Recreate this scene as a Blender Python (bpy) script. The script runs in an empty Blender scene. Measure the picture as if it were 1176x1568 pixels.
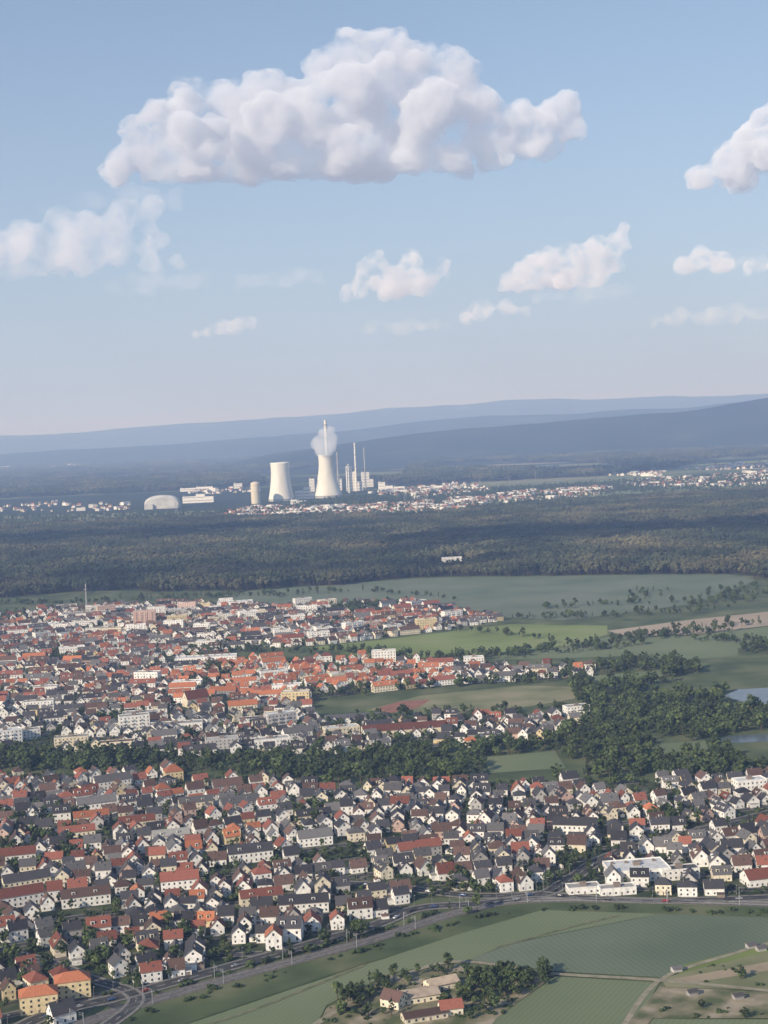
import bpy, bmesh, math, random
import numpy as np
from mathutils import Vector, Matrix, noise as mnoise
random.seed(7); rng=np.random.default_rng(7)
scene=bpy.context.scene
scene.view_settings.view_transform='Standard'; scene.view_settings.look='None'; scene.view_settings.exposure=0
H=290.0; F=2300.0; CX,CY=588.0,784.0
PITCH=math.atan(129/F); ROLL=math.radians(2.5)
fw=Vector((0,math.cos(PITCH),-math.sin(PITCH))); u0=Vector((0,math.sin(PITCH),math.cos(PITCH))); r0=Vector((1,0,0))
rt=r0*math.cos(ROLL)-u0*math.sin(ROLL); up=u0*math.cos(ROLL)+r0*math.sin(ROLL)
cam=bpy.data.cameras.new("camera"); camo=bpy.data.objects.new("camera",cam); scene.collection.objects.link(camo)
camo.matrix_world=Matrix(((rt.x,up.x,-fw.x,0),(rt.y,up.y,-fw.y,0),(rt.z,up.z,-fw.z,H),(0,0,0,1)))
cam.sensor_fit='VERTICAL'; cam.sensor_height=24; cam.lens=F/1568*24; cam.clip_start=1; cam.clip_end=200000
scene.camera=camo
def sight(u,v): return fw+rt*((u-CX)/F)+up*(-(v-CY)/F)
def S(u,v):
    """map a surveyed sight line to its ground point (metres)"""
    d=sight(u,v); t=-H/min(d.z,-1e-4); return (d.x*t,d.y*t)
def poly(*p): return [S(a,b) for a,b in p]
# ---------------------------------------------------------------- light
sun_el=math.radians(27); sh=Vector((-0.70,-0.71,0)).normalized()
tosun=Vector((sh.x*math.cos(sun_el),sh.y*math.cos(sun_el),math.sin(sun_el)))
sl=bpy.data.lights.new("sun",'SUN'); sl.energy=5.0; sl.angle=math.radians(0.5); sl.color=(1,0.89,0.74)
so=bpy.data.objects.new("sun",sl); so.rotation_euler=tosun.to_track_quat('Z','Y').to_euler(); scene.collection.objects.link(so)
w=bpy.data.worlds.new("World"); scene.world=w; w.use_nodes=True
nt=w.node_tree; bg=nt.nodes['Background']; sk=nt.nodes.new('ShaderNodeTexSky'); sk.sky_type='NISHITA'; sk.sun_disc=False
sk.sun_elevation=sun_el; sk.sun_rotation=math.atan2(sh.x,sh.y); sk.altitude=200; sk.dust_density=0.6; sk.air_density=1.0; sk.ozone_density=2.6
STR=0.125; bg.inputs[1].default_value=STR
# summer haze near the horizon mixed over the clear-sky model
tc=nt.nodes.new('ShaderNodeTexCoord'); sx=nt.nodes.new('ShaderNodeSeparateXYZ'); nt.links.new(tc.outputs['Generated'],sx.inputs[0])
mu=nt.nodes.new('ShaderNodeMath'); mu.operation='MULTIPLY'; mu.inputs[1].default_value=-4.0; nt.links.new(sx.outputs[2],mu.inputs[0])
ex=nt.nodes.new('ShaderNodeMath'); ex.operation='EXPONENT'; nt.links.new(mu.outputs[0],ex.inputs[0])
cl=nt.nodes.new('ShaderNodeMath'); cl.operation='MULTIPLY'; cl.use_clamp=True; cl.inputs[1].default_value=.95; nt.links.new(ex.outputs[0],cl.inputs[0])
mixw=nt.nodes.new('ShaderNodeMix'); mixw.data_type='RGBA'; nt.links.new(cl.outputs[0],mixw.inputs[0]); nt.links.new(sk.outputs[0],mixw.inputs[6]); mixw.inputs[7].default_value=(.44/STR,.53/STR,.70/STR,1)
nt.links.new(mixw.outputs[2],bg.inputs[0])
# ---------------------------------------------------------------- materials
def mat(name,cols,scale=0.2,rough=0.85,detail=4,objrand=0.0,stretch=None,contrast=(0.35,0.65),spec=0.2,coord='Position',wave=None):
    m=bpy.data.materials.new(name); m.use_nodes=True; n=m.node_tree; p=n.nodes['Principled BSDF']
    p.inputs['Roughness'].default_value=rough; p.inputs['Specular IOR Level'].default_value=spec
    if coord=='Position': g=n.nodes.new('ShaderNodeNewGeometry'); src=g.outputs['Position']
    else: g=n.nodes.new('ShaderNodeTexCoord'); src=g.outputs['Object']
    if stretch:
        mp=n.nodes.new('ShaderNodeMapping'); mp.inputs['Scale'].default_value=stretch[:3]; mp.inputs['Rotation'].default_value=(0,0,stretch[3]); n.links.new(src,mp.inputs[0]); src=mp.outputs[0]
    t=n.nodes.new('ShaderNodeTexNoise'); t.inputs['Scale'].default_value=scale; t.inputs['Detail'].default_value=detail; n.links.new(src,t.inputs['Vector'])
    r=n.nodes.new('ShaderNodeValToRGB'); n.links.new(t.outputs['Fac'],r.inputs[0])
    el=r.color_ramp.elements; el[0].position=contrast[0]; el[1].position=contrast[1]
    el[0].color=(*cols[0],1); el[1].color=(*cols[-1],1)
    for i,c in enumerate(cols[1:-1]):
        e=el.new(contrast[0]+(contrast[1]-contrast[0])*(i+1)/(len(cols)-1)); e.color=(*c,1)
    out=r.outputs[0]
    def mulby(out,sock):
        mx=n.nodes.new('ShaderNodeMix'); mx.data_type='RGBA'; mx.blend_type='MULTIPLY'; mx.inputs[0].default_value=1
        n.links.new(out,mx.inputs[6]); n.links.new(sock,mx.inputs[7]); return mx.outputs[2]
    if objrand:
        oi=n.nodes.new('ShaderNodeObjectInfo'); mr=n.nodes.new('ShaderNodeMapRange'); mr.inputs[3].default_value=1-objrand; mr.inputs[4].default_value=1+objrand
        n.links.new(oi.outputs['Random'],mr.inputs[0]); out=mulby(out,mr.outputs[0])
    if wave:
        wv=n.nodes.new('ShaderNodeTexWave'); wv.inputs['Scale'].default_value=wave[0]; wv.inputs['Distortion'].default_value=1.0
        mp=n.nodes.new('ShaderNodeMapping'); mp.inputs['Rotation'].default_value=(0,0,wave[1]); n.links.new(g.outputs['Position'],mp.inputs[0]); n.links.new(mp.outputs[0],wv.inputs[0])
        mr=n.nodes.new('ShaderNodeMapRange'); mr.inputs[3].default_value=1-wave[2]; mr.inputs[4].default_value=1+wave[2]; n.links.new(wv.outputs['Fac'],mr.inputs[0]); out=mulby(out,mr.outputs[0])
    n.links.new(out,p.inputs['Base Color']); return m
def v(c,k): return tuple(min(1,x*k) for x in c)
def simple(name,c,**k): return mat(name,[v(c,0.82),c,v(c,1.1)],**k)
W_white=simple("white_plaster",(.83,.81,.77),scale=.4,objrand=.10)
W_cream=simple("cream_plaster",(.74,.67,.52),scale=.4,objrand=.12)
W_yel=simple("yellow_plaster",(.68,.56,.34),scale=.4,objrand=.12)
W_grey=simple("grey_plaster",(.40,.39,.38),scale=.4,objrand=.25)
W_pink=simple("pink_plaster",(.58,.42,.36),scale=.4,objrand=.15)
R_red=simple("red_tile",(.235,.088,.062),scale=1.2,objrand=.4)
R_org=simple("orange_tile",(.42,.155,.08),scale=1.2,objrand=.28)
R_brn=simple("brown_tile",(.12,.075,.062),scale=1.2,objrand=.4)
R_dk=simple("dark_tile",(.055,.053,.058),scale=1.2,objrand=.4,rough=.6)
R_gr=simple("grey_tile",(.125,.12,.12),scale=1.2,objrand=.4,rough=.6)
R_flat=simple("gravel_roof",(.36,.35,.33),scale=1.5,objrand=.25)
R_white=simple("white_sheet_roof",(.66,.66,.64),scale=.3,objrand=.1,rough=.5)
GLASS=simple("window_glass",(.05,.06,.07),scale=.5,rough=.15,spec=.5)
TRIM=simple("trim",(.24,.20,.17),scale=1)
CONC=mat("concrete",[(.66,.64,.57),(.78,.76,.69),(.84,.81,.74)],scale=.02,detail=6,stretch=(1,1,.15,0))
CONCD=simple("weathered_concrete",(.34,.34,.33),scale=.05)
STEEL=simple("steel",(.35,.36,.37),scale=.5,rough=.5)
ASPH=mat("asphalt",[(.045,.045,.047),(.065,.064,.062),(.085,.082,.078)],scale=.15)
PAVE=mat("paving",[(.17,.16,.15),(.24,.23,.21)],scale=.4)
PAINT=simple("road_paint",(.75,.75,.72),scale=2)
TRACK=mat("gravel_track",[(.24,.22,.15),(.36,.32,.23)],scale=.2)
GTRACK=mat("grass_track",[(.12,.14,.07),(.21,.20,.12)],scale=.2)
BALL=mat("ballast",[(.12,.105,.095),(.19,.17,.15)],scale=.5)
GARDEN=mat("garden_ground",[(.024,.040,.017),(.042,.062,.026),(.08,.09,.048),(.17,.16,.14)],scale=.055,detail=8,contrast=(.32,.70))
FFLOOR=mat("forest_floor",[(.022,.034,.016),(.042,.054,.024)],scale=.02)
G1=mat("green_field",[(.145,.175,.092),(.17,.205,.108),(.205,.23,.13)],scale=.006,detail=8,wave=(.12,.5,.07),contrast=(.3,.7))
G2=mat("meadow",[(.16,.20,.06),(.215,.265,.085),(.25,.28,.115)],scale=.01,detail=7)
G3=mat("crop_field",[(.12,.155,.098),(.15,.18,.118),(.18,.205,.14)],scale=.008,detail=8,wave=(.09,-.35,.07))
G4=mat("dry_meadow",[(.16,.175,.085),(.235,.235,.125),(.30,.27,.17)],scale=.02,detail=8)
G5=mat("rough_grass",[(.05,.072,.03),(.095,.12,.052),(.17,.175,.09)],scale=.02,detail=9,contrast=(.3,.7))
BR=mat("bare_field",[(.38,.30,.22),(.45,.37,.28)],scale=.01,detail=6)
SOIL=mat("sandy_soil",[(.10,.12,.05),(.22,.20,.12),(.38,.32,.23)],scale=.06,detail=9,contrast=(.38,.66))
WATER=simple("water",(.12,.15,.17),scale=.01,rough=.25,spec=.6)
BARK=simple("bark",(.10,.075,.05),scale=3)
LEAF=mat("foliage",[(.020,.034,.014),(.038,.058,.021),(.068,.094,.032)],scale=.55,objrand=.45,rough=.7,contrast=(.3,.7))
LEAF2=mat("foliage_light",[(.042,.062,.020),(.074,.102,.034),(.118,.14,.05)],scale=.55,objrand=.4,rough=.7,contrast=(.3,.7))
FLEAF=mat("forest_foliage",[(.026,.036,.019),(.052,.060,.030),(.115,.105,.055)],scale=.0045,detail=9,objrand=.5,contrast=(.35,.65))
def ground_mat():
    m=bpy.data.materials.new("plain_ground"); m.use_nodes=True; n=m.node_tree; p=n.nodes['Principled BSDF']; p.inputs['Roughness'].default_value=.95; p.inputs['Specular IOR Level'].default_value=.05
    g=n.nodes.new('ShaderNodeNewGeometry'); mp=n.nodes.new('ShaderNodeMapping'); mp.inputs['Rotation'].default_value=(0,0,.25); mp.inputs['Scale'].default_value=(.0009,.0022,1)
    n.links.new(g.outputs['Position'],mp.inputs[0])
    vo=n.nodes.new('ShaderNodeTexVoronoi'); vo.inputs['Scale'].default_value=1.0; n.links.new(mp.outputs[0],vo.inputs[0])
    sp=n.nodes.new('ShaderNodeSeparateColor'); n.links.new(vo.outputs['Color'],sp.inputs[0])
    r=n.nodes.new('ShaderNodeValToRGB'); r.color_ramp.interpolation='CONSTANT'; n.links.new(sp.outputs[0],r.inputs[0])
    e=r.color_ramp.elements; e[0].position=0; e[0].color=(.028,.038,.022,1); e[1].position=.66; e[1].color=(.10,.13,.065,1)
    for pos,c in ((.35,(.038,.047,.027,1)),(.8,(.17,.19,.10,1)),(.92,(.30,.26,.18,1))): x=e.new(pos); x.color=c
    t=n.nodes.new('ShaderNodeTexNoise'); t.inputs['Scale'].default_value=.02; t.inputs['Detail'].default_value=8; n.links.new(g.outputs['Position'],t.inputs[0])
    mr=n.nodes.new('ShaderNodeMapRange'); mr.inputs[3].default_value=.6; mr.inputs[4].default_value=1.4; n.links.new(t.outputs['Fac'],mr.inputs[0])
    mx=n.nodes.new('ShaderNodeMix'); mx.data_type='RGBA'; mx.blend_type='MULTIPLY'; mx.inputs[0].default_value=1
    n.links.new(r.outputs[0],mx.inputs[6]); n.links.new(mr.outputs[0],mx.inputs[7]); n.links.new(mx.outputs[2],p.inputs['Base Color']); return m
# ---------------------------------------------------------------- mesh builder
class B:
    def __init__(s): s.v=[]; s.f=[]; s.m=[]
    def face(s,pts,mi=0):
        i=len(s.v); s.v+= [tuple(p) for p in pts]; s.f.append(tuple(range(i,i+len(pts)))); s.m.append(mi)
    def box(s,x0,x1,y0,y1,z0,z1,mi=0,top=None):
        t=mi if top is None else top
        a=[(x0,y0,z0),(x1,y0,z0),(x1,y1,z0),(x0,y1,z0),(x0,y0,z1),(x1,y0,z1),(x1,y1,z1),(x0,y1,z1)]
        for q,k in (((0,1,5,4),mi),((1,2,6,5),mi),((2,3,7,6),mi),((3,0,4,7),mi),((4,5,6,7),t)): s.face([a[i] for i in q],k)
    def lathe(s,prof,n=24,mi=0,cx=0,cy=0,cap=False):
        base=len(s.v)
        for r,z in prof:
            for k in range(n):
                a=2*math.pi*k/n; s.v.append((cx+r*math.cos(a),cy+r*math.sin(a),z))
        for j in range(len(prof)-1):
            for k in range(n):
                s.f.append((base+j*n+k,base+j*n+(k+1)%n,base+(j+1)*n+(k+1)%n,base+(j+1)*n+k)); s.m.append(mi)
        if cap: s.f.append(tuple(base+(len(prof)-1)*n+k for k in range(n))); s.m.append(mi)
    def mesh(s,name,mats,smooth=False):
        me=bpy.data.meshes.new(name); me.from_pydata(s.v,[],s.f); 
        for m in mats: me.materials.append(m)
        me.polygons.foreach_set('material_index',s.m)
        if smooth: me.polygons.foreach_set('use_smooth',[True]*len(s.f))
        me.update(); return me
def add(name,me,loc=(0,0,0),rz=0,sc=1):
    o=bpy.data.objects.new(name,me); o.location=loc; o.rotation_euler=(0,0,rz); o.scale=(sc,sc,sc) if not isinstance(sc,tuple) else sc
    scene.collection.objects.link(o); return o
def windows(b,L,W,floors,fh,z0,mi=2,dx=3.0,door=True):
    e=.04
    for fl in range(floors):
        zc=z0+fl*fh+1.0
        n=max(1,int((L-1.5)/dx)); 
        for k in range(n):
            x=-L/2+ (k+.5)*L/n
            for y,s_ in ((-W/2-e,1),(W/2+e,-1)):
                if door and fl==0 and k==n//2 and s_==1:
                    b.face([(x-.5,y,0.05),(x+.5,y,0.05),(x+.5,y,2.1),(x-.5,y,2.1)],3); continue
                q=[(x-.55,y,zc),(x+.55,y,zc),(x+.55,y,zc+1.2),(x-.55,y,zc+1.2)]
                b.face(q if s_==1 else q[::-1],mi)
        n=max(1,int((W-1.5)/dx))
        for k in range(n):
            y=-W/2+(k+.5)*W/n
            for x,s_ in ((-L/2-e,-1),(L/2+e,1)):
                q=[(x,y-.5,zc),(x,y+.5,zc),(x,y+.5,zc+1.2),(x,y-.5,zc+1.2)]
                b.face(q if s_==1 else q[::-1],mi)
def gable(L,W,eh,pitch,dormer=0,annex=0,chim=True,floors=2,hip=False,z=0,ov=.5):
    b=B(); rh=W/2*math.tan(math.radians(pitch))
    b.face([(-L/2,-W/2,z),(L/2,-W/2,z),(L/2,-W/2,eh),(-L/2,-W/2,eh)],0)
    b.face([(L/2,W/2,z),(-L/2,W/2,z),(-L/2,W/2,eh),(L/2,W/2,eh)],0)
    if hip:
        b.face([(L/2,-W/2,z),(L/2,W/2,z),(L/2,W/2,eh),(L/2,-W/2,eh)],0); b.face([(-L/2,W/2,z),(-L/2,-W/2,z),(-L/2,-W/2,eh),(-L/2,W/2,eh)],0)
        hx=max(.2,L/2-W/2*.9); o=ov; zz=eh-.12
        c=[(-L/2-o,-W/2-o,zz),(L/2+o,-W/2-o,zz),(L/2+o,W/2+o,zz),(-L/2-o,W/2+o,zz)]; r=[(-hx,0,eh+rh),(hx,0,eh+rh)]
        b.face([c[0],c[1],r[1],r[0]],1); b.face([c[2],c[3],r[0],r[1]],1); b.face([c[1],c[2],r[1]],1); b.face([c[3],c[0],r[0]],1); b.face(c[::-1],3)
    else:
        b.face([(L/2,-W/2,z),(L/2,W/2,z),(L/2,W/2,eh),(L/2,0,eh+rh),(L/2,-W/2,eh)],0)
        b.face([(-L/2,W/2,z),(-L/2,-W/2,z),(-L/2,-W/2,eh),(-L/2,0,eh+rh),(-L/2,W/2,eh)],0)
        o=ov; k=rh/(W/2); t=.22; X=L/2+o
        for s_ in (-1,1):
            lo=(s_*(W/2+o),eh-o*k+.06); hi=(0,eh+rh+.06)
            A=[(-X,lo[0],lo[1]),(X,lo[0],lo[1]),(X,0,hi[1]),(-X,0,hi[1])]; T=[(x,y,zz+t) for x,y,zz in A]
            b.face(T if s_==-1 else T[::-1],1); b.face(A[::-1] if s_==-1 else A,3)
            b.face([A[0],A[1],T[1],T[0]],3); b.face([A[1],A[2],T[2],T[1]],3); b.face([A[3],A[0],T[0],T[3]],3)
        if rh>2.2:
            for x,s_ in ((-L/2-.04,-1),(L/2+.04,1)):
                q=[(x,-.6,eh+.4),(x,.6,eh+.4),(x,.6,eh+1.6),(x,-.6,eh+1.6)]; b.face(q if s_==1 else q[::-1],2)
    windows(b,L,W,floors,2.7,0)
    for dd in range(dormer):
        x=(-L/4 if dd else L/5); y1=-W/2*.75; zb=eh+rh*.2; zt=eh+rh*.72; yb=-W/2*.25
        b.box(x-1.1,x+1.1,y1,yb,zb,zt,0,top=1); b.face([(x-.7,y1-.04,zb+.5),(x+.7,y1-.04,zb+.5),(x+.7,y1-.04,zt-.25),(x-.7,y1-.04,zt-.25)],2)
    if chim: b.box(L*.15,L*.15+.6,.5,1.1,eh+rh*.4,eh+rh+1.0,3)
    if not hip and L<16: # roof light
        zz=eh+rh*.5; y=W/4; b.face([(-1.8,y+.5,zz-.5*k+.33),(-.9,y+.5,zz-.5*k+.33),(-.9,y-.5,zz+.5*k+.33),(-1.8,y-.5,zz+.5*k+.33)],2)
    if annex: b.box(L/2+.01,L/2+4.2,-W/2+.5,W/2-2.5,0,2.7,0,top=4); b.face([(L/2+.6,-W/2+.46,.05),(L/2+3.4,-W/2+.46,.05),(L/2+3.4,-W/2+.46,2.2),(L/2+.6,-W/2+.46,2.2)],3)
    return b
def flatblock(L,W,floors,fh=2.9,balc=True,rooft=1):
    b=B(); h=floors*fh+.6; b.box(-L/2,L/2,-W/2,W/2,0,h,0,top=rooft)
    for a in ((-L/2,L/2,-W/2,-W/2+.35),(-L/2,L/2,W/2-.35,W/2),(-L/2,-L/2+.35,-W/2+.36,W/2-.36),(L/2-.35,L/2,-W/2+.36,W/2-.36)): b.box(*a,h+.01,h+.55,0)
    windows(b,L,W,floors,fh,.2,dx=3.2)
    if balc:
        for fl in range(1,floors):
            for k in range(int(L/8)):
                x=-L/2+4+k*8; b.box(x-1.6,x+1.6,-W/2-1.3,-W/2-.05,fl*fh-.1,fl*fh+.95,0)
    b.box(-2,2,-1.5,1.5,h+.02,h+2.4,3)
    if L>30:
        for k in range(int(L/9)): b.box(-L/2+4+k*9,-L/2+6+k*9,W*.2,W*.3,h+.02,h+.9,3)
    return b
SH=[(9.5,9,4.4,44,1,0,1),(11,9.0,6.2,38,0,1,2),(12,9.5,4.8,42,2,0,1),(10,9,6.4,36,0,0,2),(12,8.5,4.2,46,1,1,1),(9,8,6.2,44,0,0,2),(13,9.5,6.4,40,2,0,2),(10.5,10,4.2,42,0,1,1)]
gab=[gable(*s[:4],dormer=s[4],annex=s[5],floors=s[6]) for s in SH]
DEF=[W_white,R_red,GLASS,TRIM,R_flat]
HOUSE=[b.mesh("gable_house_mesh",DEF) for b in gab]
HIP=[gable(11,9.5,6.2,34,hip=True,floors=2).mesh("hip_house_mesh",DEF),gable(12,10,6.2,30,hip=True,floors=2).mesh("hip_house_mesh",DEF)]
ROW=[gable(24,9.5,6.2,40,dormer=2,floors=2).mesh("row_mesh",DEF),gable(30,9.5,6.2,38,dormer=2,floors=2).mesh("row_mesh",DEF)]
FLAT=[flatblock(24,12,3).mesh("flats_mesh",DEF),flatblock(30,12,4).mesh("flats_mesh",DEF),flatblock(34,14,2,3.4,balc=False).mesh("flats_mesh",DEF)]
SHED=[gable(4.5,3.2,2.2,28,chim=False,floors=0,ov=.2).mesh("shed_mesh",DEF)]
def setm(o,wall,roof):
    for i,m in ((0,wall),(1,roof)):
        o.material_slots[i].link='OBJECT'; o.material_slots[i].material=m
# ---------------------------------------------------------------- polygons
def inpoly(P,pl):
    P=np.asarray(P); x,y=P[:,0],P[:,1]; c=np.zeros(len(P),bool); n=len(pl)
    for i in range(n):
        x1,y1=pl[i]; x2,y2=pl[(i+1)%n]
        cond=((y1>y)!=(y2>y)); xi=(x2-x1)*(y-y1)/((y2-y1) if abs(y2-y1)>1e-9 else 1e-9)+x1
        c^=cond&(x<xi)
    return c
def sample(pl,per):
    a=np.array(pl); lo=a.min(0); hi=a.max(0); n=int((hi-lo).prod()/per)
    P=rng.uniform(lo,hi,(n,2)); return P[inpoly(P,pl)]
LAY=[0.03]
def sheet(name,pl,m,z=None):
    if z is None: LAY[0]+=.012; z=LAY[0]
    bm=bmesh.new(); vs=[bm.verts.new((x,y,z)) for x,y in pl]; f=bm.faces.new(vs); bmesh.ops.triangulate(bm,faces=[f])
    me=bpy.data.meshes.new(name); bmesh.ops.recalc_face_normals(bm,faces=bm.faces); bm.to_mesh(me); bm.free(); me.materials.append(m)
    if me.polygons[0].normal.z<0: me.flip_normals()
    return add(name,me)
def smooth(p,n=8):
    p=[p[0]]+list(p)+[p[-1]]; out=[]
    for i in range(1,len(p)-2):
        for k in range(n):
            t=k/n; a,b_,c,d=[np.array(q) for q in p[i-1:i+3]]
            out.append(tuple(.5*((2*b_)+(c-a)*t+(2*a-5*b_+4*c-d)*t*t+(3*b_-a-3*c+d)*t**3)))
    out.append(tuple(p[-1])); return out
def strip(b,pts,o0,o1,z,mi=0,zedge=None):
    P=np.array(pts); T=np.gradient(P,axis=0); T/=np.linalg.norm(T,axis=1)[:,None]+1e-9; N=np.stack([-T[:,1],T[:,0]],1)
    A=P+N*o0; C=P+N*o1
    for i in range(len(P)-1):
        b.face([(*A[i],z),(*A[i+1],z),(*C[i+1],z),(*C[i],z)],mi)
        if zedge is not None:
            b.face([(*A[i],zedge),(*A[i+1],zedge),(*A[i+1],z),(*A[i],z)],mi); b.face([(*C[i],zedge),(*C[i+1],zedge),(*C[i+1],z),(*C[i],z)],mi)
RZ=[.40]
def road(name,pts,w,pave=True,m=None,dash=True):
    RZ[0]+=.006; z=RZ[0]
    b=B(); strip(b,pts,w/2,-w/2,z,0)
    if pave:
        for s_ in (1,-1): strip(b,pts,s_*(w/2+1.8),s_*(w/2),z+.12,1,zedge=z-.1)
    if dash:
        for i in range(0,len(pts)-1,2): strip(b,[pts[i],pts[i+1]],.1,-.1,z+.003,2)
    return add(name,b.mesh(name,[m or ASPH,PAVE,PAINT]))
gb=B(); gb.face([(-60000,-3000,0),(60000,-3000,0),(60000,70000,0),(-60000,70000,0)]); add("ground",gb.mesh("ground",[ground_mat()]))
sheet("rough_grass",poly((-200,905),(380,900),(1240,876),(1300,1400),(1300,1700),(-200,1700)),G5)
TA=poly((-60,1188),(230,1184),(300,1186),(500,1210),(860,1200),(1240,1190),(1240,1372),(1110,1376),(850,1372),(640,1375),(600,1412),(560,1436),(300,1500),(150,1535),(110,1575),(-60,1600))
TB1=poly((-80,955),(90,932),(290,924),(430,930),(560,925),(640,922),(775,950),(600,976),(470,990),(360,992),(350,1012),(-80,1012))
TB2=poly((-80,1014),(350,1012),(560,1008),(660,1016),(905,1022),(905,1036),(700,1050),(480,1068),(470,1092),(-80,1096))
TB3=poly((-80,1098),(470,1094),(530,1106),(880,1094),(900,1108),(830,1134),(700,1146),(500,1154),(320,1162),(230,1158),(-80,1152))
for p in (TA,TB1,TB2,TB3): sheet("garden_ground",p,GARDEN)
BELT=poly((-80,1155),(230,1160),(320,1164),(500,1156),(700,1148),(840,1136),(900,1108),(1240,1090),(1240,1186),(860,1196),(500,1206),(300,1182),(230,1182),(-80,1186))
RFOR=poly((870,1050),(930,1006),(1240,985),(1240,1092),(900,1108),(890,1085))
sheet("green_field",poly((380,905),(650,885),(1110,878),(1160,888),(1060,925),(860,950),(780,945),(640,918),(560,921),(440,926),(330,922)),G3)
sheet("meadow",poly((470,992),(600,978),(780,956),(930,958),(930,972),(860,992),(640,1008),(560,1006)),G2)
sheet("bare_field",poly((930,966),(1050,950),(1240,930),(1240,950),(1060,972),(960,974)),BR)
sheet("green_field",poly((930,975),(1060,974),(1240,952),(1240,985),(930,1006),(700,1012),(860,993)),G1)
sheet("meadow",poly((560,1088),(640,1066),(800,1050),(885,1052),(880,1070),(760,1090),(640,1094)),G4)
sheet("running_track",poly((572,1086),(612,1074),(660,1071),(640,1084),(600,1092)),simple("red_clay",(.30,.14,.10),scale=.1))
CLEAR=[poly((740,1160),(850,1150),(866,1176),(750,1184)),poly((1000,1000),(1130,990),(1130,1004),(1010,1014)),poly((900,1036),(1010,1026),(1020,1044),(910,1056)),poly((1000,1140),(1080,1134),(1086,1152),(1010,1160))]
for p in CLEAR: sheet("meadow",p,G1)
POND=[poly((1108,1066),(1130,1056),(1180,1053),(1260,1056),(1260,1076),(1190,1080),(1140,1076)),poly((1090,1134),(1120,1127),(1260,1121),(1260,1131),(1110,1139))]
for p in POND: sheet("pond_water",p,WATER)
PBANK=[poly((1100,1070),(1125,1050),(1260,1046),(1260,1090),(1120,1092)),poly((1082,1138),(1114,1124),(1260,1117),(1260,1144),(1090,1150))]
FOREST=poly((-120,815),(330,797),(640,793),(850,772),(1260,748),(1260,892),(1110,878),(650,883),(380,904),(130,905),(-120,925))
sheet("forest_ground",FOREST,FFLOOR)
sheet("roadside_grass",poly((-60,1600),(110,1578),(300,1515),(560,1450),(700,1402),(850,1376),(1240,1380),(1240,1410),(850,1400),(560,1475),(250,1580),(100,1640),(-60,1660)),G5)
sheet("green_field",poly((240,1585),(560,1478),(700,1432),(830,1394),(1010,1400),(780,1445),(720,1470),(600,1490),(500,1540),(450,1640),(200,1640)),G1)
sheet("crop_field",poly((1012,1400),(1240,1408),(1240,1430),(1010,1497),(850,1488),(720,1470),(780,1446)),G3)
sheet("dry_meadow",poly((1012,1500),(1240,1432),(1240,1520),(1020,1512)),G4)
sheet("crop_strip",poly((1040,1480),(1240,1428),(1240,1442),(1040,1492)),G2)
sheet("bare_strip",poly((1030,1500),(1240,1462),(1240,1476),(1050,1508)),simple("dry_soil",(.36,.29,.20),scale=.05,detail=8))
sheet("green_field",poly((850,1496),(1010,1506),(930,1640),(700,1640),(760,1560)),G1)
sheet("sandy_ground",poly((1010,1512),(1240,1522),(1240,1560),(1000,1560),(930,1640),(960,1570)),SOIL)
sheet("green_field",poly((1000,1562),(1240,1562),(1240,1700),(935,1700),(935,1640)),G1)
FARM=poly((500,1545),(600,1494),(700,1478),(850,1494),(760,1560),(700,1640),(450,1640)); sheet("farmyard_ground",FARM,SOIL)
rail=smooth(poly((20,1620),(140,1563),(300,1513),(560,1442),(720,1393),(850,1378),(1240,1386)),14)
b=B(); strip(b,rail,5.5,-5.5,.36,0,zedge=0)
for o in (-2.9,-1.4,1.4,2.9): strip(b,rail,o+.07,o-.07,.50,1,zedge=.37)
add("railway_track",b.mesh("railway_track",[BALL,STEEL]))
R1=smooth(poly((-80,1640),(60,1560),(180,1528),(320,1490),(560,1422),(640,1392),(740,1384),(830,1370),(870,1350),(960,1302),(1240,1230)),12)
R2=smooth(poly((500,1352),(600,1358),(720,1372),(830,1370)),12)
R3=smooth(poly((830,1370),(1000,1380),(1240,1372)),12)
R4=smooth(poly((120,1600),(200,1545),(200,1520),(140,1500),(60,1470),(-80,1440)),12)
for R,wd in ((R1,8.5),(R2,7.5),(R3,7),(R4,6)): road("main_road",R,wd)
rx,ry=S(196,1532)
ring=[(rx+9*math.cos(a),ry+9*math.sin(a)) for a in np.linspace(0,2*math.pi,28)]
road("roundabout",ring,6.5,pave=False,dash=False)
T1=smooth(poly((440,1600),(560,1522),(690,1474),(850,1492),(1010,1502),(1240,1524)),8); road("farm_track",T1,3.6,pave=False,m=TRACK,dash=False)
T2=smooth(poly((1240,1428),(1120,1462),(1010,1502),(950,1580)),8); road("farm_track",T2,3,pave=False,m=TRACK,dash=False)
T3=smooth(poly((250,1590),(380,1550),(560,1478)),8); road("farm_track",T3,2.2,pave=False,m=GTRACK,dash=False)
T4=smooth(poly((760,1452),(860,1424),(950,1402)),8); road("farm_track",T4,2.2,pave=False,m=GTRACK,dash=False)
def dens(L):
    o=[]
    for a,b_ in zip(L[:-1],L[1:]):
        a=np.array(a);b_=np.array(b_); n=max(1,int(np.linalg.norm(b_-a)/6)); o+=[a+(b_-a)*k/n for k in range(n)]
    return o
LINES=np.array(sum([dens(x) for x in (rail,R1,R2,R3,R4,ring)],[]))
def dline(p): return math.sqrt(((LINES-np.array(p))**2).sum(1).min())
occ={}
def free(x,y,r):
    cx,cy=int(x//20),int(y//20)
    for i in range(cx-2,cx+3):
        for j in range(cy-2,cy+3):
            for (a,b_,q) in occ.get((i,j),()):
                if (a-x)**2+(b_-y)**2<(r+q)**2: return False
    return True
def mark(x,y,r): occ.setdefault((int(x//20),int(y//20)),[]).append((x,y,r))
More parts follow.
